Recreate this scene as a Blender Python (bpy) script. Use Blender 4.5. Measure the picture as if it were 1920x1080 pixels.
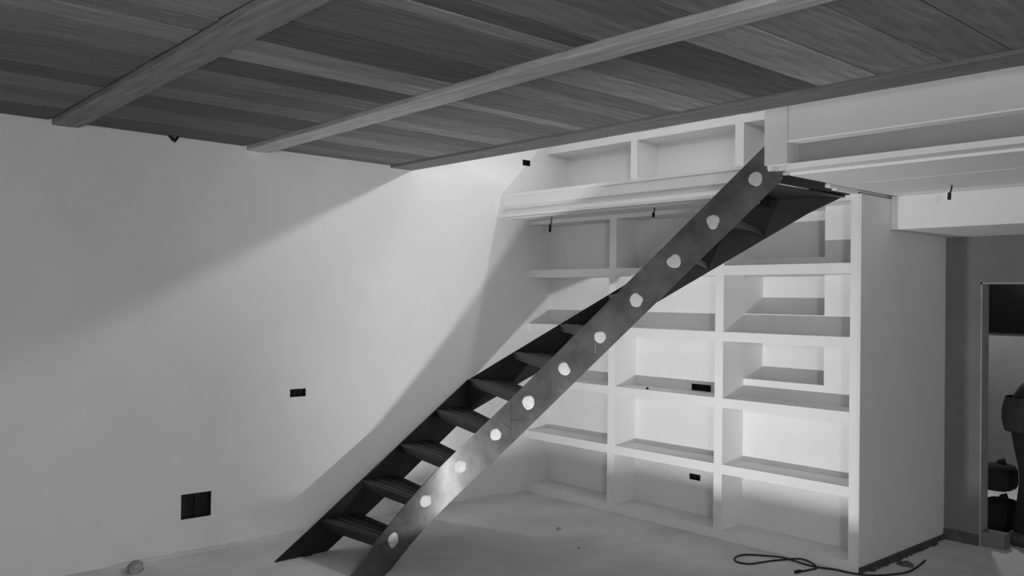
import bpy, bmesh, math, random
from mathutils import Vector, Matrix

random.seed(7)
for o in list(bpy.data.objects):
    bpy.data.objects.remove(o, do_unlink=True)
scene = bpy.context.scene
COL = scene.collection

# ------------------------------------------------------------------ camera
cam_d = bpy.data.cameras.new('camera')
cam_d.sensor_width = 36.0
cam_d.lens = 36.0 * 1644.08 / 1920.0
cam_d.clip_start = 0.05
cam = bpy.data.objects.new('camera', cam_d)
COL.objects.link(cam)
_r = Vector((0.6681, 0.7440, 0.0138)).normalized()
_f = Vector((-0.7441, 0.6680, 0.0134)).normalized()
_u = _r.cross(_f).normalized()
_r = _f.cross(_u).normalized()
cam.matrix_world = Matrix(((_r.x, _u.x, -_f.x, 0.0), (_r.y, _u.y, -_f.y, 0.0), (_r.z, _u.z, -_f.z, 1.65), (0, 0, 0, 1)))
scene.camera = cam

# ------------------------------------------------------------------ world, exposure
world = bpy.data.worlds.new('world')
scene.world = world
world.use_nodes = True
world.node_tree.nodes['Background'].inputs['Color'].default_value = (0.5, 0.5, 0.5, 1)
world.node_tree.nodes['Background'].inputs['Strength'].default_value = 0.02
vs = scene.view_settings
vs.view_transform = 'Standard'
vs.look = 'None'
vs.exposure = 0.0
vs.gamma = 1.0
vs.use_curve_mapping = False


def area_light(name, loc, direction, sx, sy, power, spread=180.0):
    d = bpy.data.lights.new(name, 'AREA')
    d.shape = 'RECTANGLE'
    d.size, d.size_y = sx, sy
    d.energy = power
    d.spread = math.radians(spread)
    o = bpy.data.objects.new(name, d)
    COL.objects.link(o)
    o.location = loc
    o.rotation_euler = Vector(direction).to_track_quat('-Z', 'Y').to_euler()
    return o


LAMP_A = Vector((-2.90, 2.50, 0.15))      # work light on the floor, just below the frame
LAMP_B = Vector((-3.45, 5.02, 3.20))      # work light on the gallery upstairs, hidden by the ceiling edge
LAMP_A_DIR = Vector((-0.43, 0.82, 0.36)).normalized()
LAMP_B_DIR = Vector((-0.24, -0.93, 0.10)).normalized()
FILL_C = Vector((1.50, -0.50, 1.95))      # added fill lamp under the plank ceiling, behind the viewer
FILL_D = Vector((-3.00, 8.00, 2.10))       # added fill bulb that lights the room beyond the doorway
FILL_E = Vector((-1.20, 1.60, 3.55))      # added fill lamp to brighten the upper storey, above the plank ceiling
area_light('floor_work_light_beam', LAMP_A, LAMP_A_DIR, 0.12, 0.012, 27, 135)
area_light('gallery_work_light_beam', LAMP_B, LAMP_B_DIR, 0.18, 0.10, 33)
for nm, loc, rad, pw in (('viewer_side_fill', FILL_C, 0.22, 182), ('back_room_fill', FILL_D, 0.06, 42), ('upper_storey_fill', FILL_E, 0.14, 100)):  # fill lights added out of view to lift the dim parts
    d = bpy.data.lights.new(nm, 'POINT')
    d.energy = pw
    d.shadow_soft_size = rad
    o = bpy.data.objects.new(nm, d)
    COL.objects.link(o)
    o.location = loc


# ------------------------------------------------------------------ materials
def mat(name, base, rough=0.8, metal=0.0, var=0.0, scale=3.0, bump=0.0, bscale=40.0, stretch=(1, 1, 1), spec=0.3, detail=5.0):
    m = bpy.data.materials.new(name)
    m.use_nodes = True
    nt = m.node_tree
    b = nt.nodes['Principled BSDF']
    b.inputs['Base Color'].default_value = (base, base, base, 1)
    b.inputs['Roughness'].default_value = rough
    b.inputs['Metallic'].default_value = metal
    b.inputs['Specular IOR Level'].default_value = spec
    if var > 0 or bump > 0:
        tc = nt.nodes.new('ShaderNodeTexCoord')
        mp = nt.nodes.new('ShaderNodeMapping')
        mp.inputs['Scale'].default_value = stretch
        nt.links.new(tc.outputs['Object'], mp.inputs['Vector'])
    if var > 0:
        n = nt.nodes.new('ShaderNodeTexNoise')
        n.inputs['Scale'].default_value = scale
        n.inputs['Detail'].default_value = detail
        n.inputs['Roughness'].default_value = 0.6
        nt.links.new(mp.outputs['Vector'], n.inputs['Vector'])
        cr = nt.nodes.new('ShaderNodeValToRGB')
        lo, hi = max(0.0, base * (1 - var)), base * (1 + var)
        cr.color_ramp.elements[0].position = 0.3
        cr.color_ramp.elements[0].color = (lo, lo, lo, 1)
        cr.color_ramp.elements[1].position = 0.7
        cr.color_ramp.elements[1].color = (hi, hi, hi, 1)
        nt.links.new(n.outputs['Fac'], cr.inputs['Fac'])
        nt.links.new(cr.outputs['Color'], b.inputs['Base Color'])
    if bump > 0:
        n2 = nt.nodes.new('ShaderNodeTexNoise')
        n2.inputs['Scale'].default_value = bscale
        n2.inputs['Detail'].default_value = 3
        nt.links.new(mp.outputs['Vector'], n2.inputs['Vector'])
        bp = nt.nodes.new('ShaderNodeBump')
        bp.inputs['Strength'].default_value = bump
        bp.inputs['Distance'].default_value = 0.01
        nt.links.new(n2.outputs['Fac'], bp.inputs['Height'])
        nt.links.new(bp.outputs['Normal'], b.inputs['Normal'])
    return m


M = {}
M['plaster'] = mat('white_plaster', 0.79, 0.9, var=0.03, scale=2.0, bump=0.05, bscale=60, spec=0.1)
M['paint'] = mat('white_paint', 0.84, 0.75, var=0.02, scale=4.0, bump=0.03, bscale=80, spec=0.15)
M['darker_plaster'] = mat('darker_plaster', 0.58, 0.92, var=0.04, scale=3.0, bump=0.05, bscale=60, spec=0.08)  # darker plaster tone for the parapet and post
M['web_shade'] = mat('shaded_web_paint', 0.42, 0.8, var=0.06, scale=5.0, spec=0.2)  # channel web: shade under the beam put into a darker grey
M['grey_wall'] = mat('shaded_grey_plaster', 0.20, 0.95, var=0.10, scale=3.0, bump=0.1, bscale=50, spec=0.05)  # far wall's lack of light is put into this dark grey
M['jamb'] = mat('pale_jamb', 0.34, 0.9, var=0.1, scale=6)
M['floor'] = mat('dusty_concrete', 0.70, 0.9, var=0.14, scale=2.2, bump=0.22, bscale=30, spec=0.1, detail=8)
M['rubble'] = mat('plaster_rubble', 0.36, 0.95, var=0.3, scale=25, bump=0.3, bscale=60, spec=0.05)
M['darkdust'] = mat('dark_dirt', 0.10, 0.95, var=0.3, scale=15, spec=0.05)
M['steel'] = mat('raw_black_steel', 0.095, 0.44, 0.6, var=0.45, scale=5.0, bump=0.05, bscale=20, spec=0.5, detail=8)
M['steel_dark'] = mat('raw_black_steel_shaded', 0.020, 0.5, 0.4, var=0.35, scale=6.0, bump=0.05, bscale=20, spec=0.5)  # darker copy of the steel; far stringer's unlit side put into colour
M['tread'] = mat('tread_steel', 0.036, 0.42, 0.6, var=0.4, scale=9.0, spec=0.5, stretch=(1, 1, 1))
M['filler'] = mat('pale_primer_patch', 0.44, 0.7, var=0.12, scale=30, spec=0.3)
M['weld'] = mat('bright_weld_metal', 0.85, 0.18, 1.0)
M['mark'] = mat('dark_chalk_mark', 0.03, 0.9)
M['black'] = mat('black_plastic', 0.012, 0.6, var=0.3, scale=30)
M['boxdark'] = mat('dark_box_plastic', 0.022, 0.7, var=0.5, scale=40)
M['cable'] = mat('black_cable', 0.02, 0.6)
M['dust'] = mat('grey_dusty_sack', 0.022, 0.9, var=0.6, scale=9, bump=0.4, bscale=15)
M['jacket'] = mat('dark_jacket', 0.030, 0.9, var=0.4, scale=12, bump=0.3, bscale=14)
M['trousers'] = mat('black_trousers', 0.016, 0.9, var=0.4, scale=12, bump=0.2, bscale=14)
M['skin'] = mat('skin', 0.25, 0.6)
M['hair'] = mat('dark_hair', 0.015, 0.7)
M['shoe'] = mat('dusty_work_shoe', 0.06, 0.8, var=0.5, scale=20)
M['night'] = mat('dark_night_glass', 0.004, 0.35, spec=0.05)
WOOD = []
for i, t in enumerate((0.135, 0.18, 0.225, 0.29, 0.38)):
    WOOD.append(mat('old_plank_tone_%s' % 'abcde'[i], t, 0.8, var=0.30, scale=6.0, bump=0.25, bscale=14, stretch=(5.0, 0.55, 3.0), spec=0.15, detail=9))
M['batten'] = mat('batten_wood', 0.52, 0.75, var=0.25, scale=7.0, bump=0.15, bscale=14, stretch=(0.5, 5, 5), spec=0.2)
M['batten_dark'] = mat('darker_batten_wood', 0.27, 0.75, var=0.3, scale=7.0, bump=0.15, bscale=14, stretch=(0.5, 5, 5), spec=0.2)  # second batten wood in a darker tone, for the nearer batten
M['edge'] = mat('edge_board_wood', 0.21, 0.75, var=0.22, scale=7.0, bump=0.15, bscale=14, stretch=(0.5, 5, 5), spec=0.2)

# ------------------------------------------------------------------ helpers


def link(name, me, m=None, parent=None):
    o = bpy.data.objects.new(name, me)
    COL.objects.link(o)
    if m is not None and not me.materials:
        me.materials.append(m)
    if parent is not None:
        o.parent = parent
    return o


def from_bm(name, bm, m, parent=None, smooth=False):
    bmesh.ops.recalc_face_normals(bm, faces=bm.faces[:])
    me = bpy.data.meshes.new(name)
    bm.to_mesh(me)
    bm.free()
    if smooth:
        for p in me.polygons:
            p.use_smooth = True
    return link(name, me, m, parent)


def add_box(bm, x0, x1, y0, y1, z0, z1):
    v = [bm.verts.new(p) for p in ((x0, y0, z0), (x1, y0, z0), (x1, y1, z0), (x0, y1, z0), (x0, y0, z1), (x1, y0, z1), (x1, y1, z1), (x0, y1, z1))]
    for f in ((0, 3, 2, 1), (4, 5, 6, 7), (0, 1, 5, 4), (1, 2, 6, 5), (2, 3, 7, 6), (3, 0, 4, 7)):
        bm.faces.new([v[i] for i in f])
    return v


def box(name, x0, x1, y0, y1, z0, z1, m, parent=None, bev=0.0):
    bm = bmesh.new()
    add_box(bm, x0, x1, y0, y1, z0, z1)
    if bev > 0:
        bmesh.ops.bevel(bm, geom=bm.edges[:], offset=bev, segments=1, affect='EDGES')
    return from_bm(name, bm, m, parent)


def add_prism(bm, pts, off):
    """closed polygon of 3-D points swept by the vector off"""
    off = Vector(off)
    a = [bm.verts.new(p) for p in pts]
    b = [bm.verts.new(Vector(p) + off) for p in pts]
    n = len(pts)
    bm.faces.new(a)
    bm.faces.new(b[::-1])
    for i in range(n):
        bm.faces.new((a[i], b[i], b[(i + 1) % n], a[(i + 1) % n]))


def prism(name, pts, off, m, parent=None):
    bm = bmesh.new()
    add_prism(bm, pts, off)
    return from_bm(name, bm, m, parent)


def holed_panel(name, axis, pos, thick, u0, u1, v0, v1, holes, m, parent=None):
    """a wall of the given thickness with rectangular holes. axis 'x': face at x=pos running in (y,z); axis 'y': (x,z)."""
    us = sorted({u0, u1, *[h[0] for h in holes], *[h[1] for h in holes]})
    vs_ = sorted({v0, v1, *[h[2] for h in holes], *[h[3] for h in holes]})
    us = [u for u in us if u0 <= u <= u1]
    vs_ = [v for v in vs_ if v0 <= v <= v1]
    bm = bmesh.new()
    cache = {}

    def P(i, j, k):
        key = (i, j, k)
        if key not in cache:
            d = pos + (thick if k else 0.0)
            cache[key] = bm.verts.new((d, us[i], vs_[j]) if axis == 'x' else (us[i], d, vs_[j]))
        return cache[key]

    def solid(i, j):
        if i < 0 or j < 0 or i >= len(us) - 1 or j >= len(vs_) - 1:
            return False
        cu, cv = (us[i] + us[i + 1]) / 2, (vs_[j] + vs_[j + 1]) / 2
        return not any(h[0] < cu < h[1] and h[2] < cv < h[3] for h in holes)
    for i in range(len(us) - 1):
        for j in range(len(vs_) - 1):
            if not solid(i, j):
                continue
            for k in (0, 1):
                bm.faces.new((P(i, j, k), P(i + 1, j, k), P(i + 1, j + 1, k), P(i, j + 1, k)))
            if not solid(i - 1, j):
                bm.faces.new((P(i, j, 0), P(i, j + 1, 0), P(i, j + 1, 1), P(i, j, 1)))
            if not solid(i + 1, j):
                bm.faces.new((P(i + 1, j, 0), P(i + 1, j + 1, 0), P(i + 1, j + 1, 1), P(i + 1, j, 1)))
            if not solid(i, j - 1):
                bm.faces.new((P(i, j, 0), P(i + 1, j, 0), P(i + 1, j, 1), P(i, j, 1)))
            if not solid(i, j + 1):
                bm.faces.new((P(i, j + 1, 0), P(i + 1, j + 1, 0), P(i + 1, j + 1, 1), P(i, j + 1, 1)))
    return from_bm(name, bm, m, parent)


def tube_mesh(name, pts, rad, m, parent=None, n=8, close=False):
    bm = bmesh.new()
    pts = [Vector(p) for p in pts]
    rings = []
    for i, p in enumerate(pts):
        t = (pts[min(i + 1, len(pts) - 1)] - pts[max(i - 1, 0)]).normalized()
        ref = Vector((0, 0, 1)) if abs(t.z) < 0.9 else Vector((1, 0, 0))
        a = t.cross(ref).normalized()
        b = t.cross(a).normalized()
        rings.append([bm.verts.new(p + rad * (math.cos(2 * math.pi * k / n) * a + math.sin(2 * math.pi * k / n) * b)) for k in range(n)])
    for r0, r1 in zip(rings, rings[1:]):
        for k in range(n):
            bm.faces.new((r0[k], r0[(k + 1) % n], r1[(k + 1) % n], r1[k]))
    bm.faces.new(rings[0][::-1])
    bm.faces.new(rings[-1])
    return from_bm(name, bm, m, parent, smooth=True)


def catmull(P, n=8):
    P = [Vector(p) for p in P]
    out = []
    for i in range(len(P) - 1):
        p0, p1, p2, p3 = P[max(i - 1, 0)], P[i], P[i + 1], P[min(i + 2, len(P) - 1)]
        for k in range(n):
            t = k / n
            out.append(0.5 * ((2 * p1) + (p2 - p0) * t + (2 * p0 - 5 * p1 + 4 * p2 - p3) * t * t + (3 * p1 - p0 - 3 * p2 + p3) * t ** 3))
    out.append(P[-1])
    return out


def tag(o, label, cat, group=None):
    o['label'] = label
    o['category'] = cat
    if group:
        o['group'] = group
    return o


def struct(o, label=None):
    o['kind'] = 'structure'
    if label:
        o['label'] = label
    return o


def empty(name, loc=(0, 0, 0)):
    o = bpy.data.objects.new(name, None)
    o.empty_display_size = 0.1
    COL.objects.link(o)
    o.location = loc
    return o


# ------------------------------------------------------------------ the setting
XW = -5.575          # left wall face
YB = 5.20            # bookcase front
XS = -2.58           # end wall of the bookcase block
YFAR = 6.46
ZD = 2.655           # underside of the ceiling planks

struct(box('floor', -5.8, 3.0, -3.0, 9.6, -0.12, 0.0, M['floor']), 'dusty bare concrete floor of the unfinished room')
# left wall with the four recessed electrical boxes
WB = [(2.942, 3.063, 0.950, 1.005), (2.193, 2.389, 0.216, 0.375), (5.108, 5.197, 2.813, 2.863)]
struct(holed_panel('wall_left', 'x', XW, -0.14, -3.0, 6.9, 0.0, 4.2, WB, M['plaster']), 'smooth white plastered wall on the left')
struct(box('wall_back', -5.715, -2.602, 5.73, 5.85, 0.0, 4.2, M['plaster']), 'white wall behind the bookcases')
struct(box('wall_end', -2.602, XS, YB, YFAR, 0.0, 2.335, M['plaster']), 'plain end wall closing off the lower bookcase')
# far wall with the doorway
DX0, DX1, DZ = -2.349, -1.35, 1.815
struct(holed_panel('wall_far', 'y', YFAR, 0.13, -2.602, 3.0, 0.0, 2.34, [(DX0, DX1, -1, DZ)], M['grey_wall']), 'plaster wall with the doorway at far right, shade in its grey')
struct(box('wall_right', 3.0, 3.12, -3.0, 9.6, 0.0, 4.2, M['plaster']), 'white wall on the right')
struct(box('wall_rear', -5.715, 3.12, -3.12, -3.0, 0.0, 4.2, M['plaster']), 'white wall behind the viewer')
struct(box('ceiling_upper', -5.715, 3.12, -3.12, 6.9, 4.2, 4.3, M['plaster']), 'white ceiling of the upper storey')
struct(box('floor_upper', XW, 3.0, -3.0, 3.93, 2.862, 2.88, M['floor']), 'pale floor sheet of the upper storey, added to bounce light')  # unseen pale sheet added to bounce light upstairs
struct(box('wall_upper_far', XS, 3.0, 6.8, 6.9, 2.54, 4.2, M['plaster']), 'white far wall of the upper storey')
# room beyond the doorway
struct(box('wall_beyond', -5.0, 3.0, 9.0, 9.12, 0.0, 2.4, M['grey_wall']), 'grey wall of the room beyond the doorway')
struct(box('wall_beyond_left', -5.1, -5.0, 6.6, 9.12, 0.0, 2.4, M['grey_wall']), 'grey side wall of the room beyond the doorway')
struct(box('ceiling_beyond', -5.1, 3.0, 6.59, 9.12, 2.34, 2.44, M['grey_wall']), 'ceiling of the room beyond the doorway')
struct(box('window_1', -4.2, -1.2, 8.965, 9.0, 1.40, 2.25, M['night']), 'dark window in the room beyond the doorway')
dr = struct(empty('door_1', (DX0, YFAR, 0)), 'plain plastered doorway with pale jamb')
for nm, a in (('jamb', (DX0, DX0 + 0.012, YFAR + 0.005, YFAR + 0.128, 0.0, DZ)), ('jamb', (DX1 - 0.012, DX1, YFAR + 0.005, YFAR + 0.128, 0.0, DZ)), ('lintel', (DX0, DX1, YFAR + 0.005, YFAR + 0.128, DZ - 0.012, DZ))):
    o = box(nm, *a, M['jamb'])
    o.parent = dr
    o.matrix_parent_inverse = Matrix.Translation(-Vector(dr.location))
o = box('threshold_board', DX0 + 0.012, -2.19, YFAR + 0.01, YFAR + 0.12, 0.0, 0.10, M['grey_wall'])
o.parent = dr
o.matrix_parent_inverse = Matrix.Translation(-Vector(dr.location))
struct(box('baseboard_far', XS, DX0, YFAR - 0.012, YFAR, 0.0, 0.075, M['darkdust']), 'dark strip at the foot of the far wall')  # thin dark band along the wall foot

# lowered ceiling box in front of the far wall
struct(box('ceiling_bulkhead', XS, 3.0, 5.595, YFAR + 0.13, 2.135, 2.352, M['paint'], bev=0.004), 'white boxed bulkhead above the doorway')
# landing floor and its steel edge beam
land = struct(box('floor_landing', -2.56, 3.0, 4.336, 6.8, 2.352, 2.54, M['paint']), 'white underside of the landing floor')
box('seam_batten', -2.40, 3.0, 4.86, 4.885, 2.3505, 2.352, M['paint'], land)
box('seam_batten', -2.40, 3.0, 5.50, 5.55, 2.350, 2.352, M['paint'], land)
eb = struct(empty('trim_1', (-2.634, 4.21, 2.375)), 'white channel edge beam under the upper parapet')


def kid(o, par):
    o.parent = par
    o.matrix_parent_inverse = Matrix.Translation(-Vector(par.location))
    return o


kid(box('top_flange', -2.50, 3.0, 4.21, 4.335, 2.513, 2.520, M['paint']), eb)
kid(box('bottom_flange', -2.634, 3.0, 4.21, 4.40, 2.366, 2.397, M['paint']), eb)
kid(box('web', -2.56, 3.0, 4.32, 4.335, 2.395, 2.513, M['web_shade']), eb)
kid(box('side_flange', -2.634, -2.545, 4.40, 5.21, 2.376, 2.400, M['paint']), eb)
kid(box('side_web', -2.60, -2.56, 4.40, 5.21, 2.400, 2.54, M['paint']), eb)
struct(box('wall_parapet', -2.50, 3.0, 4.211, 4.36, 2.520, 4.2, M['darker_plaster']), 'white upper storey wall above the channel beam')
struct(box('trim_2', -2.638, -2.500, 4.200, 4.36, 2.397, 4.2, M['darker_plaster'], bev=0.003), 'square white post standing at the head of the stair')
# gallery in front of the upper bookcase, with its moulded front
struct(box('floor_gallery', XW, -2.600, 4.93, 5.73, 2.345, 2.535, M['paint']), 'white gallery floor over the lower bookcase')
prof = [(4.935, 2.535), (4.869, 2.535), (4.869, 2.512), (4.880, 2.506), (4.880, 2.436), (4.915, 2.428), (4.915, 2.402), (4.892, 2.394), (4.856, 2.362), (4.856, 2.342), (4.935, 2.342)]
struct(prism('trim_3', [(XW, y, z) for y, z in prof], (2.972, 0, 0), M['paint']), 'moulded white cornice along the gallery edge')
struct(box('trim_4', XW, -2.602, 4.935, 5.20, 2.333, 2.345, M['paint']), 'white soffit board under the gallery')
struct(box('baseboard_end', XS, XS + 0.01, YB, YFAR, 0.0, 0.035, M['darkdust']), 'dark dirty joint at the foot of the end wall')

# plank ceiling (deck) ------------------------------------------------------
deck = struct(box('ceiling', XW, 3.0, -3.0, 3.940, ZD + 0.060, 2.86, M['edge']), 'dark timber plank ceiling with cross battens')


def ybat(c0, c1, x):
    return c0 + (c1 - c0) * (x + 5.5) / 2.8


seamC = [-5.575, -5.201, -4.99, -4.778, -4.52, -4.284, -4.02, -3.78, -3.462, -3.28, -3.092, -2.80, -2.60, -2.36, -2.1, -1.9]
toneC = [0, 2, 1, 2, 0, 1, 1, 2, 3, 2, 3, 1, 2, 1, 2]
seamB = [-5.575, -5.22, -4.86, -4.51, -4.28, -4.047, -3.824, -3.567, -3.403, -3.232, -2.921, -2.542, -2.435, -2.307, -2.093, -1.858, -1.62, -1.4]
toneB = [0, 1, 0, 2, 1, 2, 0, 4, 3, 0, 1, 3, 0, 2, 1, 2, 1]
seamA = [-5.575, -5.42, -5.247, -5.02, -4.791, -4.516, -4.33, -4.153, -3.90, -3.617, -3.505, -3.209, -3.03, -2.866, -2.62, -2.388, -2.07, -1.792, -1.497, -1.25, -1.0, -0.7]
toneA = [1, 2, 1, 3, 2, 1, 3, 2, 1, 3, 1, 2, 1, 3, 2, 0, 4, 3, 2, 2, 3]


def planks(seams, tones, ya, yb):
    s, t = list(seams), list(tones)
    while s[-1] < 2.0:
        s.append(s[-1] + random.uniform(0.18, 0.32))
        t.append(random.choice((1, 1, 2, 2, 3)))
    for i in range(len(s) - 1):
        x0, x1 = s[i] + 0.0035, s[i + 1] - 0.0035
        dz = random.uniform(-0.0015, 0.0035)
        ym = (ya(x0) + ya(x1)) / 2
        yn = (yb(x0) + yb(x1)) / 2
        bm = bmesh.new()
        w2, l2 = (x1 - x0) / 2, (yn - ym) / 2
        add_box(bm, -w2, w2, -l2, l2, 0.0, 0.0555)
        top = [e for e in bm.edges if all(abs(v.co.z) < 1e-6 for v in e.verts)]
        bmesh.ops.bevel(bm, geom=top, offset=0.0025, segments=1, affect='EDGES')
        o = from_bm('plank', bm, WOOD[t[i]], deck)
        o.location = ((x0 + x1) / 2, (ym + yn) / 2, ZD + dz)


Y1 = lambda x: ybat(1.47, 1.41, x)
Y2 = lambda x: ybat(2.68, 2.60, x) if x < -2.7 else 2.60


def near1(x):
    return 1.395 - 0.070 * (x - XW) / 2.875 if x < -2.7 else 1.325 - 0.025 * (x + 2.7) / 5.7


def near2(x):
    return 2.590 - 0.075 * (x - XW) / 2.875 if x < -2.7 else 2.515 - 0.015 * (x + 2.7) / 5.7


GAP = 0.014          # open joint along the near side of each batten
planks(seamC, toneC, lambda x: -0.4, lambda x: near1(x) - GAP)
planks(seamB, toneB, lambda x: Y1(x) + 0.006, lambda x: near2(x) - GAP)
planks(seamA, toneA, lambda x: Y2(x) + 0.006, lambda x: 3.745 - GAP)


def batten(near, far, zb, m, name='batten'):
    """near, far: lists of (x, y) along the two lower edges"""
    bm = bmesh.new()
    prev = None
    for (xn, yn), (xf, yf) in zip(near, far):
        w = yf - yn
        sec = [(xn, yn, ZD + 0.062), (xn, yn, zb + 0.004), (xn, yn + 0.004, zb), (xf, yf - 0.5 * w, zb - 0.001), (xf, yf - 0.12 * w, zb + 0.002), (xf, yf, zb + 0.010), (xf, yf, ZD + 0.062)]
        cur = [bm.verts.new(p) for p in sec]
        if prev:
            for i in range(len(cur) - 1):
                bm.faces.new((prev[i], prev[i + 1], cur[i + 1], cur[i]))
        else:
            bm.faces.new(cur)
        prev = cur
    bm.faces.new(prev[::-1])
    return from_bm(name, bm, m, deck)


batten([(XW, 1.395), (-2.7, 1.325), (3.0, 1.30)], [(XW, 1.555), (-2.7, 1.490), (3.0, 1.46)], 2.629, M['batten_dark'])
batten([(XW, 2.590), (-2.7, 2.515), (3.0, 2.50)], [(XW, 2.775), (-2.7, 2.675), (3.0, 2.66)], 2.629, M['batten'])
box('edge_board', XW, 3.0, 3.745, 3.949, 2.640, 2.720, M['edge'], deck, bev=0.003)
box('edge_fascia', XW, 3.0, 3.941, 3.949, 2.720, 2.86, M['edge'], deck)

# ------------------------------------------------------------------ lower bookcase
bc = empty('built_in_bookcase', (-4.09, YB, 0))
tag(bc, 'large white built-in bookcase with three bays standing behind the steel stair', 'bookcase')
YK, YD = 5.455, 5.70
BAYS = [(XW, -4.643), (-4.572, -3.643), (-3.575, -2.648)]
TOPS = [0.065, 0.520, 0.982, 1.446, 1.909]
TH = 0.066
for x0, x1 in ((-4.643, -4.572), (-3.643, -3.575), (-2.648, -2.602)):
    kid(box('upright', x0, x1, YB, 5.73, 0.0, 2.333, M['paint']), bc)
for bi, (x0, x1) in enumerate(BAYS):
    for ri, zt in enumerate(TOPS):
        kid(box('shelf', x0, x1, YB, YK if bi < 2 else YD, max(0.0, zt - TH), zt, M['paint']), bc)
    kid(box('top_board', x0, x1, YB, YK if bi < 2 else YD, 2.300, 2.333, M['paint']), bc)
BOXB = (-4.027, -3.853, 0.986, 1.036)
BOXC = (-4.038, -3.939, 0.314, 0.358)
kid(box('back_panel', XW, -4.643, YK, YK + 0.02, 0.0, 2.333, M['paint']), bc)
kid(holed_panel('back_panel', 'y', YK, 0.02, -4.572, -3.643, 0.0, 2.333, [BOXB, BOXC], M['paint']), bc)
XH = -2.957
niche = [(-3.575, XH, 1.108, 1.446 - TH), (-3.575, XH, 1.574, 1.909 - TH), (-3.575, XH, 1.964, 2.300)]
kid(holed_panel('back_panel', 'y', YK, 0.02, -3.575, -2.648, 0.0, 2.333, niche, M['paint']), bc)
kid(box('niche_back_panel', -3.575, -2.648, YD, YD + 0.02, 0.0, 2.333, M['paint']), bc)
for z0, z1 in ((1.086, 1.108), (1.552, 1.574), (1.942, 1.964)):
    pass

# ------------------------------------------------------------------ upper bookcase on the gallery
ub = empty('upper_bookcase', (-4.09, 5.415, 2.535))
tag(ub, 'white upper bookcase on the gallery, partly hidden by the plank ceiling', 'bookcase')
UY, UK = 5.415, 5.672
for x0, x1 in ((-4.621, -4.554), (-3.638, -3.566), (-2.66, -2.60)):
    kid(box('upright', x0, x1, UY, 5.73, 2.535, 4.2, M['paint']), ub)
for x0, x1 in ((XW, -4.621), (-4.554, -3.638), (-3.566, -2.66)):
    for z0, z1 in ((2.535, 2.575), (2.943, 3.003), (3.42, 3.48), (4.14, 4.2)):
        kid(box('shelf', x0, x1, UY, UK, z0, z1, M['paint']), ub)
    kid(box('back_panel', x0, x1, UK, UK + 0.02, 2.535, 4.2, M['paint']), ub)

# ------------------------------------------------------------------ recessed electrical boxes


def elec_box(axis, face, u0, u1, v0, v1, sgn, label, slots=2, ears=True):
    """open dark box let into a wall; sgn: direction into the wall"""
    cu, cv = (u0 + u1) / 2, (v0 + v1) / 2

    def pt(u, v, d):
        return (face + sgn * d, u, v) if axis == 'x' else (u, face + sgn * d, v)

    def bx(nm, ua, ub_, va, vb, da, db, m, par):
        a, b = pt(ua, va, da), pt(ub_, vb, db)
        return kid(box(nm, min(a[0], b[0]), max(a[0], b[0]), min(a[1], b[1]), max(a[1], b[1]), min(a[2], b[2]), max(a[2], b[2]), m), par)
    t = empty('electrical_box', pt(cu, cv, 0))
    tag(t, label, 'electrical box', 'open electrical boxes let into the walls')
    w = 0.004
    bx('box_back', u0, u1, v0, v1, 0.045, 0.049, M['boxdark'], t)
    bx('box_side', u0, u0 + w, v0, v1, -0.001, 0.045, M['boxdark'], t)
    bx('box_side', u1 - w, u1, v0, v1, -0.001, 0.045, M['boxdark'], t)
    bx('box_side', u0 + w, u1 - w, v0, v0 + w, -0.001, 0.045, M['boxdark'], t)
    bx('box_side', u0 + w, u1 - w, v1 - w, v1, -0.001, 0.045, M['boxdark'], t)
    for k in range(1, slots):
        uu = u0 + (u1 - u0) * k / slots
        bx('divider', uu - 0.003, uu + 0.003, v0 + w, v1 - w, 0.012, 0.045, M['dust'], t)
    if ears:
        h = (v1 - v0)
        for uu in (u0 + 0.006, u1 - 0.010):
            bx('screw_lug', uu, uu + 0.006, cv - 0.12 * h, cv + 0.12 * h, 0.002, 0.02, M['dust'], t)
    a = pt(cu - 0.2 * (u1 - u0), cv - 0.2 * (v1 - v0), 0.043)
    b = pt(cu + 0.05 * (u1 - u0), cv + 0.1 * (v1 - v0), 0.012)
    c = pt(cu + 0.25 * (u1 - u0), cv - 0.15 * (v1 - v0), 0.03)
    kid(tube_mesh('wire', catmull([a, b, c], 5), 0.0025, M['cable'], n=5), t)
    return t


elec_box('x', XW, *WB[0], -1, 'small dark double electrical box halfway up the left wall', 3)
elec_box('x', XW, *WB[1], -1, 'large square dark electrical box low on the left wall', 2)
elec_box('x', XW, *WB[2], -1, 'small dark electrical box high on the left wall above the gallery edge', 1)
elec_box('y', YK, *BOXB, 1, 'wide dark electrical slot at the back of a middle bookcase shelf', 2, False)
elec_box('y', YK, *BOXC, 1, 'small dark electrical box at the back of the lowest middle bookcase bay', 1)

# ------------------------------------------------------------------ the steel stair
st = empty('steel_stair', (-4.4, 3.2, 0))
tag(st, 'dark raw steel stair with open treads rising past the bookcase to the landing', 'staircase')
R = 2.54 / 12.0
NS = 12
ANG = math.radians(25)
NT = Vector((-2.640, 4.200))
NPTS = [NT + 0.2 * Vector((math.cos(ANG), math.sin(ANG))), NT - 1.48 * Vector((math.cos(ANG), math.sin(ANG)))]
curve_ctrl = [(-3.981, 3.575), (-4.16, 3.462), (-4.29, 3.322), (-4.36, 3.15), (-4.385, 2.95)]


def dense_curve():
    c3 = [Vector((x, y, 0)) for x, y in curve_ctrl]
    c3 = [Vector((-3.981 + 0.2 * math.cos(ANG), 3.575 + 0.2 * math.sin(ANG), 0))] + c3 + [Vector((-4.387, 2.75, 0))]
    d = catmull(c3, 6)
    return [Vector((p.x, p.y)) for p in d[6:-6]]


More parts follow.
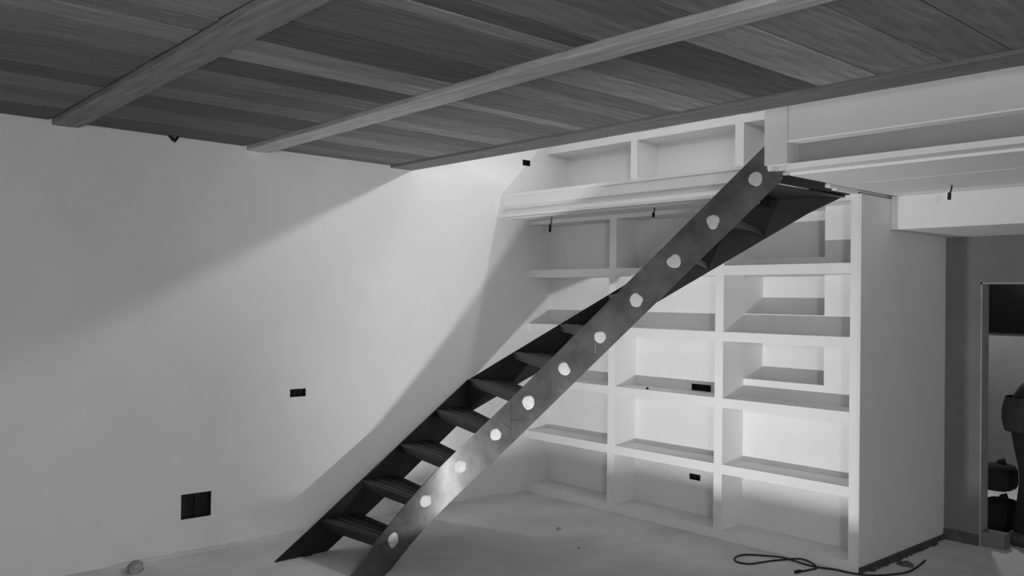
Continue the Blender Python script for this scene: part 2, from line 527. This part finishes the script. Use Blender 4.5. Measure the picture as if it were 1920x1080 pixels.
NPATH = [NPTS[0]] + dense_curve() + [Vector((-4.387, 2.30))]
NARC = [-0.2]
for a, b in zip(NPATH, NPATH[1:]):
    NARC.append(NARC[-1] + (b - a).length)


def npos(s):
    for i in range(len(NPATH) - 1):
        if s <= NARC[i + 1] or i == len(NPATH) - 2:
            t = (s - NARC[i]) / (NARC[i + 1] - NARC[i])
            return NPATH[i].lerp(NPATH[i + 1], t)


def ntan(s):
    return (npos(s + 0.02) - npos(s - 0.02)).normalized()


def ntop(s):
    return 2.503 - 0.985 * s


FK = Vector((-5.08, 4.135))
FT = Vector((-2.62, 5.17))
FD1 = (FT - FK).normalized()
FFOOT = Vector((-5.03, 2.573))
FD0 = (FK - FFOOT).normalized()
FL0 = (FK - FFOOT).length


def fpos(s):
    return FK + (FD1 if s >= 0 else FD0) * s


def ftop(s):
    return 1.05 + (0.5905 if s >= 0 else 1.05 / FL0) * s


TH_S = 0.012


def plate_strip(name, stations, m, parent, smooth=False):
    """stations: list of (Vector2 position, Vector2 outward normal, z_low, z_high): a vertical plate following a plan curve"""
    bm = bmesh.new()
    rows = []
    for p, n, z0, z1 in stations:
        rows.append([bm.verts.new((p.x, p.y, z0)), bm.verts.new((p.x, p.y, z1)), bm.verts.new((p.x + n.x * TH_S, p.y + n.y * TH_S, z1)), bm.verts.new((p.x + n.x * TH_S, p.y + n.y * TH_S, z0))])
    for a, b in zip(rows, rows[1:]):
        for i in range(4):
            bm.faces.new((a[i], a[(i + 1) % 4], b[(i + 1) % 4], b[i]))
    bm.faces.new(rows[0])
    bm.faces.new(rows[-1][::-1])
    o = from_bm(name, bm, m, parent)
    if smooth:
        bm = bmesh.new()
        bm.from_mesh(o.data)
        for f in bm.faces:
            f.smooth = True
        for e in bm.edges:
            e.smooth = e.is_manifold and e.calc_face_angle(0.0) < 0.35
        bm.to_mesh(o.data)
        bm.free()
    return o


def nnorm(s):      # towards the stair's inside
    t = ntan(s)
    n = Vector((t.y, -t.x))
    c = Vector((-5.0, 5.0)) - npos(s)
    return n if n.dot(c) > 0 else -n


# near stringer: upper straight plate and rolled lower plate in one part
sts = []
ss = [-0.10, -0.02, -0.0199, 0.0, 0.3, 0.7, 1.1, 1.4] + [1.47 + 0.04 * i for i in range(27)] + [2.541]
for s in ss:
    hi, lo = ntop(s), ntop(s) - 0.280
    if s < -0.0199:
        hi = 2.376
    hi = min(hi, 2.52)
    sts.append((npos(s), nnorm(s), max(lo, 0.0), max(hi, 0.002)))
near = plate_strip('stringer', sts, M['steel'], None, True)
kid(near, st)
# far stringer
sts = []
for s in [-FL0, -1.3, -1.19, -0.8, -0.4, -0.001]:
    n = Vector((-FD0.y, FD0.x))
    sts.append((fpos(s), n, max(ftop(s) - 0.265, 0.0), max(ftop(s), 0.003)))
for s in [0.0, 0.5, 1.0, 1.5, 2.0, 2.17, 2.4, 2.655]:
    n = Vector((-FD1.y, FD1.x))
    sts.append((fpos(s), n, ftop(s) - 0.250 if s < 2.6 else 2.34, min(ftop(s), 2.332 if s < 2.6 else 2.374)))
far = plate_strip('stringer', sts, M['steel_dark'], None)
kid(far, st)
kid(box('foot_plate', -5.034, -5.02, 2.765, 2.825, 0.0, 0.02, M['steel_dark']), st)

# treads
for k in range(1, NS):
    z = R * k
    sf = (z - 1.05) / (0.5905 if z > 1.05 else 1.05 / FL0)
    run = R / (0.5905 if z > 1.0 else 1.05 / FL0)
    sfb = sf + run * 0.93
    sn = 0.041 + (2.329 - z) / 0.985
    na, nb = sn + 0.100, sn - 0.105
    ins = 0.012
    A0 = fpos(sf) ; A1 = fpos(sfb)
    B0 = npos(na) + nnorm(na) * TH_S
    B1 = npos(nb) + nnorm(nb) * TH_S
    quad = [A0, B0, B1, A1] if not (sf < 0 < sfb) else [A0, B0, B1, A1, FK]
    if k == NS - 1:
        quad = [A0, B0, Vector((-2.66, 4.225)), Vector((-2.66, 5.15))]
        z = 2.318
    tr = prism('tread', [(p.x, p.y, z - 0.006) for p in quad], (0, 0, 0.006), M['tread'])
    kid(tr, st)
    d = (B0 - A0)
    nrm = Vector((-d.y, d.x)).normalized()
    if nrm.dot(A1 - A0) < 0:
        nrm = -nrm
    # turned-down front lip
    lip = prism('lip', [(A0.x, A0.y, z - 0.006), (B0.x, B0.y, z - 0.006), (B0.x, B0.y, z - 0.050), (A0.x, A0.y, z - 0.050)], (nrm.x * 0.006, nrm.y * 0.006, 0), M['tread'], tr)
    # turned-down back lip
    if k < NS - 1:
        d2 = (B1 - A1)
        n2 = Vector((-d2.y, d2.x)).normalized()
        if n2.dot(A0 - A1) < 0:
            n2 = -n2
        prism('lip', [(A1.x, A1.y, z - 0.006), (B1.x, B1.y, z - 0.006), (B1.x, B1.y, z - 0.032), (A1.x, A1.y, z - 0.032)], (n2.x * 0.006, n2.y * 0.006, 0), M['tread'], tr)
        # raised ribs along the tread
        for fr in (0.10, 0.34, 0.60, 0.86):
            a = A0.lerp(A1, fr)
            b = B0.lerp(B1, fr)
            a = a.lerp(b, 0.02)
            b = a.lerp(b, 0.98)
            prism('rib', [(a.x, a.y, z), (b.x, b.y, z), (b.x, b.y, z + 0.006), (a.x, a.y, z + 0.006)], (nrm.x * 0.008, nrm.y * 0.008, 0), M['steel'], tr)
# header angle under the landing
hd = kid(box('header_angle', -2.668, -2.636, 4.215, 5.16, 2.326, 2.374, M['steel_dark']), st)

# pale primer_patch blobs, seam and chalk marks on the near stringer


def on_near(s, z, off=0.0):
    p = npos(s) - nnorm(s) * off
    return Vector((p.x, p.y, z))


def patch(s, z, rx, rz, seed, parent, m):
    rnd = random.Random(seed)
    bm = bmesh.new()
    n = 14
    ring0, ring1 = [], []
    ph = [rnd.uniform(0.8, 1.14) for _ in range(n)]
    ph = [(ph[i] + ph[(i + 1) % n]) / 2 for i in range(n)]
    for i in range(n):
        a = 2 * math.pi * i / n
        du, dv = rx * ph[i] * math.cos(a), rz * ph[i] * math.sin(a)
        ring0.append(bm.verts.new(on_near(s + du, z + dv, 0.0005)))
        ring1.append(bm.verts.new(on_near(s + du * 0.86, z + dv * 0.86, 0.004)))
    c = bm.verts.new(on_near(s, z, 0.0055))
    for i in range(n):
        j = (i + 1) % n
        bm.faces.new((ring0[i], ring0[j], ring1[j], ring1[i]))
        bm.faces.new((ring1[i], ring1[j], c))
    return from_bm('primer_patch', bm, m, parent)


near_off = near.matrix_parent_inverse.copy()
DABS = [(0.041, 2.330), (0.269, 2.099), (0.485, 1.880), (0.702, 1.660), (0.920, 1.439), (1.136, 1.242), (1.362, 1.033), (1.572, 0.823), (1.794, 0.619), (2.004, 0.412), (2.216, 0.202)]
for i, (s, z) in enumerate(DABS):
    patch(s, z, random.Random(i + 3).uniform(0.036, 0.043), random.Random(i + 9).uniform(0.038, 0.046), i, near, M['filler'])


def strip_on_near(name, pts, w, off, m):
    bm = bmesh.new()
    prev = None
    for i, (s, z) in enumerate(pts):
        a = pts[max(i - 1, 0)]
        b = pts[min(i + 1, len(pts) - 1)]
        t = Vector((b[0] - a[0], b[1] - a[1])).normalized()
        n = Vector((-t.y, t.x)) * w / 2
        q = [bm.verts.new(on_near(s + n.x, z + n.y, 0.0004)), bm.verts.new(on_near(s + n.x, z + n.y, off)), bm.verts.new(on_near(s - n.x, z - n.y, off)), bm.verts.new(on_near(s - n.x, z - n.y, 0.0004))]
        if prev:
            for k in range(4):
                bm.faces.new((prev[k], prev[(k + 1) % 4], q[(k + 1) % 4], q[k]))
        else:
            bm.faces.new(q)
        prev = q
    bm.faces.new(prev[::-1])
    return from_bm(name, bm, m, near)


strip_on_near('plate_seam', [(1.472, 1.052), (1.474, 0.94), (1.476, 0.83)], 0.003, 0.0012, M['mark'])
strip_on_near('chalk_mark', [(1.385, 0.930), (1.43, 0.918), (1.485, 0.922)], 0.0035, 0.0011, M['mark'])
strip_on_near('chalk_mark', [(1.533, 0.910), (1.509, 0.885), (1.478, 0.872)], 0.0035, 0.0011, M['mark'])
strip_on_near('weld_drip', [(0.943, 1.400), (0.944, 1.372), (0.945, 1.345)], 0.004, 0.003, M['weld'])
# weld beads at the landing, and a few small ones along the edges


def bead(pts, rad, parent):
    bm = bmesh.new()
    for i, p in enumerate(pts):
        bmesh.ops.create_icosphere(bm, subdivisions=1, radius=rad * random.uniform(0.7, 1.3), matrix=Matrix.Translation(p))
    return from_bm('weld_bead', bm, M['weld'], parent, smooth=True)


bead([Vector((-2.595 + 0.012 * i, 4.196 + random.uniform(-0.004, 0.004), 2.366 + random.uniform(-0.006, 0.004))) for i in range(8)], 0.005, near)
bead([Vector((-2.66 + 0.008 * i, 5.135 - 0.002 * i + random.uniform(-0.004, 0.004), 2.364 + random.uniform(-0.004, 0.004))) for i in range(8)], 0.006, far)

# ------------------------------------------------------------------ small things


def cable_end(x, y, z0, ln, lean, label):
    t = empty('cable_connector', (x, y, z0))
    tag(t, label, 'cable end', 'cable ends hanging from the soffit')
    kid(tube_mesh('cable', catmull([(x, y, z0), (x + 0.3 * lean, y, z0 - 0.3 * ln), (x + lean, y, z0 - 0.6 * ln)], 4), 0.0045, M['cable'], n=6), t)
    kid(tube_mesh('connector', [(x + lean, y, z0 - 0.52 * ln), (x + lean * 1.1, y, z0 - 0.56 * ln), (x + lean * 1.25, y, z0 - ln)], 0.0105, M['black'], n=8), t)
    return t


cable_end(-5.125, 5.03, 2.334, 0.125, -0.018, 'black cable end hanging under the gallery nearest the left wall')
cable_end(-4.050, 5.02, 2.334, 0.070, -0.010, 'short black cable end hanging under the middle of the gallery')
cable_end(-2.085, 5.30, 2.353, 0.085, -0.012, 'short black cable end hanging under the landing beside the bulkhead')
# bit of cable poking out where the plank ceiling meets the left wall
t = empty('cable_stub', (XW + 0.02, 2.09, 2.64))
tag(t, 'dark cable stub poking out between plank ceiling and left wall', 'cable stub')
kid(tube_mesh('cable', [(XW + 0.02, 2.06, 2.662), (XW + 0.022, 2.085, 2.636), (XW + 0.02, 2.105, 2.628), (XW + 0.02, 2.125, 2.660)], 0.009, M['black'], n=7), t)
kid(tube_mesh('tape_wrap', [(XW + 0.022, 2.083, 2.640), (XW + 0.021, 2.108, 2.626)], 0.013, M['black'], n=7), t)
bmx = bmesh.new()
add_box(bmx, -0.009, 0.009, -0.006, 0.006, 0.0, 0.014)
bmesh.ops.bevel(bmx, geom=bmx.edges[:], offset=0.002, segments=1, affect='EDGES')
o = from_bm('wall_plug', bmx, M['black'])
o.location = (-4.287, 5.250, 0.982)
tag(o, 'tiny black plug lying on a middle bookcase shelf', 'plug')

# black cord in a loose loop on the floor in front of the bookcase
cord = [(-2.825, 4.944), (-2.808, 5.02), (-2.799, 5.095), (-2.868, 5.165), (-2.95, 5.165), (-3.04, 5.06), (-3.085, 4.93), (-3.115, 4.84), (-3.19, 4.815), (-3.250, 4.885), (-3.250, 4.985), (-3.16, 5.07), (-3.03, 5.105), (-2.89, 5.108), (-2.80, 5.115), (-2.70, 5.155), (-2.615, 5.165), (-2.50, 5.22), (-2.40, 5.42), (-2.40, 5.60), (-2.43, 5.80)]
pts = catmull([(x, y, 0.006 + (0.008 if i in (4, 12) else 0)) for i, (x, y) in enumerate(cord)], 7)
t = empty('extension_cord', (-3.0, 5.0, 0))
tag(t, 'thin black cord looped on the floor in front of the bookcase', 'cord')
kid(tube_mesh('cord', pts, 0.0055, M['cable'], n=6), t)
kid(tube_mesh('plug', [(-2.825, 4.948, 0.010), (-2.832, 4.90, 0.010)], 0.010, M['black'], n=7), t)


def lump(name, x, y, sx, sy, sz, seed, m, z=0.0, parent=None):
    rnd = random.Random(seed)
    bm = bmesh.new()
    bmesh.ops.create_icosphere(bm, subdivisions=2, radius=1.0)
    for v in bm.verts:
        k = rnd.uniform(0.75, 1.15)
        v.co = Vector((v.co.x * sx * k, v.co.y * sy * k, max(-0.15, v.co.z) * sz * k))
    for v in bm.verts:
        v.co.z = max(0.0, v.co.z)
    o = from_bm(name, bm, m, parent)
    o.location = (x, y, z)
    o.rotation_euler = (0, 0, rnd.uniform(0, 3.1))
    return o


# rubble along the foot of the left wall: one crumbly ridge per run
def ridge(name, x0, y0, x1, y1, w, h, seed, m):
    rnd = random.Random(seed)
    bm = bmesh.new()
    n = 60
    d = Vector((x1 - x0, y1 - y0))
    nn = Vector((-d.y, d.x)).normalized()
    prev = None
    for i in range(n + 1):
        c = Vector((x0, y0)) + d * i / n
        ww, hh = w * rnd.uniform(0.4, 1.15), h * rnd.uniform(0.25, 1.1)
        if i in (0, n):
            ww, hh = w * 0.2, 0.001
        q = [bm.verts.new((c.x + nn.x * k * ww, c.y + nn.y * k * ww, zz)) for k, zz in ((0, 0), (0, hh), (0.4, hh * rnd.uniform(0.5, 0.9)), (0.75, hh * 0.4), (1.0, 0.0))]
        if prev:
            for k in range(4):
                bm.faces.new((prev[k], prev[k + 1], q[k + 1], q[k]))
        prev = q
    return from_bm(name, bm, m)


o = ridge('plaster_rubble', XW + 0.001, 4.95, XW + 0.001, 1.75, 0.055, 0.016, 5, M['floor'])
o['kind'] = 'stuff'
tag(o, 'crumbled plaster lying along the foot of the left wall', 'rubble')
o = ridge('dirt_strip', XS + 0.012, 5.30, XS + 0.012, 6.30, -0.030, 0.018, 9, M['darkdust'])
o['kind'] = 'stuff'
tag(o, 'dark dirt swept against the foot of the end wall', 'dirt')
tag(lump('plaster_lump', -5.42, 1.86, 0.05, 0.10, 0.05, 2, M['rubble']), 'pale plaster lump at the foot of the left wall', 'rubble')
for i, (x, y, s_, lab) in enumerate(((-4.475, 4.50, 0.022, 'small plaster crumb on the floor right of the stair foot'), (-4.05, 4.268, 0.014, 'tiny plaster crumb on the floor in mid room'), (-2.47, 5.60, 0.05, 'dark crumb of debris by the end wall'))):
    tag(lump('floor_crumb', x, y, s_, s_ * 0.6, s_ * 0.7, 20 + i, M['rubble'] if i < 2 else M['darkdust']), lab, 'crumb', 'crumbs on the floor')

# ------------------------------------------------------------------ things beyond the doorway


def soft_sack(name, x, y, z, sx, sy, sz, seed, m, label, cat, folds):
    rnd = random.Random(seed)
    bm = bmesh.new()
    bmesh.ops.create_cube(bm, size=2.0)
    bmesh.ops.subdivide_edges(bm, edges=bm.edges[:], cuts=4, use_grid_fill=True)
    for v in bm.verts:
        c = v.co.copy()
        l = (c.x ** 4 + c.y ** 4 + c.z ** 4) ** 0.25
        c /= l
        w = 1 + 0.06 * math.sin(folds * c.z + seed) + rnd.uniform(-0.03, 0.03)
        v.co = Vector((c.x * sx * w, c.y * sy * w, (c.z + 1) * sz))
    t = empty(name, (x, y, z))
    tag(t, label, cat)
    b = from_bm('sack_body', bm, m, None, smooth=True)
    b.parent = t
    tie = tube_mesh('sack_neck', [(0, 0, 2 * sz - 0.02), (0.02, 0, 2 * sz + 0.01), (0.05, 0.01, 2 * sz + 0.02)], 0.025, m)
    tie.parent = t
    return t


soft_sack('rubble_sack', -2.42, 7.06, 0.0, 0.13, 0.13, 0.115, 4, M['trousers'], 'dark sack on the floor in the doorway, lower of two', 'sack', 7)
soft_sack('tool_bag', -2.44, 7.07, 0.285, 0.12, 0.12, 0.10, 8, M['dust'], 'dark grey bag resting on the sack in the doorway', 'bag', 9)


def build_person(ox, oy):
    V, E, Rd = [], [], []

    def vert(p, r, par=None):
        V.append((p[0] + ox, p[1] + oy, p[2]))
        Rd.append(r)
        if par is not None:
            E.append((par, len(V) - 1))
        return len(V) - 1
    # facing +x, bent forward at the hips
    pel = vert((0.00, 0.0, 0.90), (0.135, 0.155))
    w1 = vert((0.015, 0.0, 1.00), (0.135, 0.15), pel)
    w2 = vert((0.11, 0.0, 1.08), (0.13, 0.165), w1)
    ch = vert((0.27, 0.0, 1.09), (0.125, 0.17), w2)
    nk = vert((0.39, 0.0, 1.06), 0.065, ch)
    h0 = vert((0.48, 0.0, 1.02), 0.085, nk)
    vert((0.58, 0.0, 0.95), 0.085, h0)
    for s in (-1, 1):
        hip = vert((0.0, 0.09 * s, 0.84), 0.105, pel)
        kn = vert((0.045, 0.11 * s, 0.49), 0.068, hip)
        an = vert((-0.02, 0.12 * s, 0.10), 0.045, kn)
        vert((0.0, 0.12 * s, 0.045), 0.048, an)
        sh = vert((0.28, 0.17 * s, 1.04), 0.068, ch)
        el = vert((0.34, 0.21 * s, 0.76), 0.045, sh)
        wr = vert((0.46, 0.19 * s, 0.55), 0.030, el)
        pm = vert((0.485, 0.185 * s, 0.48), 0.034, wr)
        for j, (dx, dl) in enumerate(((-0.030, 0.070), (-0.010, 0.082), (0.011, 0.078), (0.030, 0.062))):
            f1 = vert((0.49 + dx * 0.8, 0.18 * s, 0.435), 0.0095, pm)
            f2 = vert((0.495 + dx, 0.17 * s, 0.435 - dl * 0.55), 0.0085, f1)
            vert((0.492 + dx, 0.155 * s, 0.435 - dl), 0.0075, f2)
        t1 = vert((0.445, 0.17 * s, 0.47), 0.011, pm)
        vert((0.435, 0.155 * s, 0.435), 0.009, t1)
    me = bpy.data.meshes.new('body')
    me.from_pydata(V, E, [])
    o = bpy.data.objects.new('body', me)
    COL.objects.link(o)
    md = o.modifiers.new('skin', 'SKIN')
    for i, sv in enumerate(me.skin_vertices[0].data):
        r = Rd[i]
        sv.radius = r if isinstance(r, tuple) else (r, r)
        sv.use_root = (i == 0)
    sb = o.modifiers.new('subd', 'SUBSURF')
    sb.levels = 2
    sb.render_levels = 2
    dg = bpy.context.evaluated_depsgraph_get()
    me2 = bpy.data.meshes.new_from_object(o.evaluated_get(dg))
    bpy.data.objects.remove(o, do_unlink=True)
    me2.materials.clear()
    for m in ('jacket', 'trousers', 'skin'):
        me2.materials.append(M[m])
    for p in me2.polygons:
        p.use_smooth = True
        c = p.center
        lx, lz = c.x - ox, c.z
        if lx > 0.40 and (lz > 0.80):
            p.material_index = 2
        elif lx > 0.40 and lz < 0.56:
            p.material_index = 2
        elif lx > 0.2 or lz > 0.80:
            p.material_index = 0
        else:
            p.material_index = 1
    t = empty('person', (ox, oy, 0))
    tag(t, 'person in dark work clothes bending over in the doorway', 'person')
    b = bpy.data.objects.new('body', me2)
    COL.objects.link(b)
    kid(b, t)
    # jacket hem flares over the hips
    bm = bmesh.new()
    n = 20
    rows = []
    for (cx, cz, ra, rb, tilt) in ((0.005, 1.02, 0.150, 0.185, 0.0), (-0.005, 0.94, 0.160, 0.20, 0.0), (-0.005, 0.86, 0.162, 0.20, 0.0), (0.0, 0.785, 0.150, 0.19, 0.0)):
        row = []
        for k in range(n):
            a = 2 * math.pi * k / n
            dx, dy = ra * math.cos(a), rb * math.sin(a)
            row.append(bm.verts.new((ox + cx + dx * math.cos(tilt), oy + dy, cz - dx * math.sin(tilt) * -1.0 * (1 if tilt < 0.3 else -1))))
        rows.append(row)
    for a, b_ in zip(rows, rows[1:]):
        for k in range(n):
            bm.faces.new((a[k], a[(k + 1) % n], b_[(k + 1) % n], b_[k]))
    kid(from_bm('jacket_hem', bm, M['jacket'], None, smooth=True), t)
    # hair, nose, eyes, ears
    bm = bmesh.new()
    bmesh.ops.create_icosphere(bm, subdivisions=2, radius=0.098, matrix=Matrix.Translation((ox + 0.525, oy, 1.025)))
    kid(from_bm('hair', bm, M['hair'], None, smooth=True), t)
    bm = bmesh.new()
    bmesh.ops.create_cone(bm, segments=8, radius1=0.016, radius2=0.006, depth=0.04, cap_ends=True, matrix=Matrix.Translation((ox + 0.61, oy, 0.915)) @ Matrix.Rotation(2.2, 4, 'Y'))
    kid(from_bm('nose', bm, M['skin'], None, smooth=True), t)
    for s in (-1, 1):
        bm = bmesh.new()
        bmesh.ops.create_icosphere(bm, subdivisions=2, radius=0.018, matrix=Matrix.Translation((ox + 0.54, oy + 0.088 * s, 0.975)))
        kid(from_bm('ear', bm, M['skin'], None, smooth=True), t)
        bm = bmesh.new()
        bmesh.ops.create_icosphere(bm, subdivisions=1, radius=0.010, matrix=Matrix.Translation((ox + 0.62, oy + 0.032 * s, 0.95)))
        kid(from_bm('eye', bm, M['hair'], None, smooth=True), t)
        bm = bmesh.new()
        bmesh.ops.create_cube(bm, size=2.0)
        bmesh.ops.subdivide_edges(bm, edges=bm.edges[:], cuts=3, use_grid_fill=True)
        for v in bm.verts:
            c = v.co
            l = (abs(c.x) ** 5 + abs(c.y) ** 5 + abs(c.z) ** 5) ** 0.2
            v.co = Vector((c.x / l * 0.14 + 0.05, c.y / l * 0.048, (c.z / l + 1) * (0.052 if c.x < 0 else 0.036)))
            v.co += Vector((ox, oy + 0.12 * s, 0))
        kid(from_bm('shoe', bm, M['shoe'], None, smooth=True), t)
    return t


build_person(-2.145, 6.80)

# ------------------------------------------------------------------ the two work lights (both outside the picture)


def work_light(loc, direction, label, base_z, rim=None, clamp_y=None):
    d = Vector(direction).normalized()
    sg = Vector((-d.y, d.x, 0)).normalized()
    up = d.cross(sg) * -1.0
    if up.z < 0:
        up = -up
    L = Vector(loc)
    t = empty('work_light', (L.x, L.y, base_z))
    tag(t, label, 'work light')

    def obox(nm, a0, a1, b0, b1, c0, c1, m):
        pts = [L + d * a + sg * b + up * c0 for a, b in ((a0, b0), (a1, b0), (a1, b1), (a0, b1))]
        return kid(prism(nm, pts, up * (c1 - c0), m), t)
    obox('housing', -0.10, -0.016, -0.11, 0.11, -0.06, 0.075, M['black'])
    obox('reflector', -0.016, -0.008, -0.10, 0.10, -0.05, 0.065, M['weld'])
    obox('handle', -0.085, -0.065, -0.07, 0.07, 0.095, 0.108, M['black'])
    for b in (-0.065, 0.055):
        obox('handle_post', -0.083, -0.067, b, b + 0.012, 0.075, 0.097, M['black'])
    if rim is not None:  # visor and barn doors added to cut and trim the beam
        dh = Vector((d.x, d.y, 0)).normalized()
        for (a0, b0), (a1, b1) in (((0.18, -0.26), (0.20, -0.26)), ((0.20, -0.26), (0.20, 0.27)), ((0.20, 0.27), (0.18, 0.27))):
            p, q = L + dh * a0 + sg * b0, L + dh * a1 + sg * b1
            n = Vector((-(q - p).y, (q - p).x, 0)).normalized() * 0.008
            kid(prism('visor', [(p.x, p.y, 0.0), (q.x, q.y, 0.0), (q.x, q.y, rim), (p.x, p.y, rim)], n, M['black']), t)
        for b in (-0.13, 0.12):      # barn doors
            p = [L + dh * a + sg * c for a, c in ((-0.01, b), (0.085, b), (0.085, b + 0.01), (-0.01, b + 0.01))]
            kid(prism('barn_door', [(q.x, q.y, 0.0) for q in p], (0, 0, 0.225), M['black']), t)
        for b in (-0.09, 0.075):
            p = [L + dh * a + sg * c for a, c in ((-0.09, b), (0.0, b), (0.0, b + 0.015), (-0.09, b + 0.015))]
            kid(prism('stand_leg', [(q.x, q.y, 0.0) for q in p], (0, 0, L.z - 0.07), M['black']), t)
    if clamp_y is not None:
        kid(tube_mesh('clamp_arm', [L - d * 0.06 + up * 0.05, (L.x, L.y + 0.12, L.z + 0.16), (L.x, clamp_y - 0.02, 3.44)], 0.010, M['black'], n=7), t)
        kid(box('clamp', L.x - 0.03, L.x + 0.03, clamp_y - 0.03, clamp_y, 3.40, 3.50, M['black']), t)
    return t


work_light(LAMP_A, LAMP_A_DIR, 'black halogen work light standing on the floor', 0.0, rim=LAMP_A.z + 0.012)
work_light(LAMP_B, LAMP_B_DIR, 'black halogen work light clamped to the upper bookcase', 3.2, clamp_y=5.415)


def hanging_fill_lamp(loc, zc, rad, label):  # fittings for the added fill lamps, all out of view
    t = empty('fill_lamp', (loc.x, loc.y, zc))
    tag(t, label, 'lamp')
    kid(tube_mesh('flex', [(loc.x, loc.y, zc), (loc.x, loc.y, loc.z + rad + 0.06)], 0.004, M['cable'], n=6), t)
    kid(tube_mesh('lamp_holder', [(loc.x, loc.y, loc.z + rad + 0.07), (loc.x, loc.y, loc.z + rad + 0.005)], 0.022, M['black'], n=10), t)
    kid(tube_mesh('ceiling_rose', [(loc.x, loc.y, zc), (loc.x, loc.y, zc - 0.025)], 0.045, M['black'], n=12), t)
    return t


hanging_fill_lamp(FILL_C, 2.655, 0.22, 'added fill lamp under the plank ceiling, out of view')
hanging_fill_lamp(FILL_E, 4.2, 0.14, 'added fill lamp brightening the upper storey')
hanging_fill_lamp(FILL_D, 2.34, 0.06, 'added fill bulb in the room beyond the doorway')
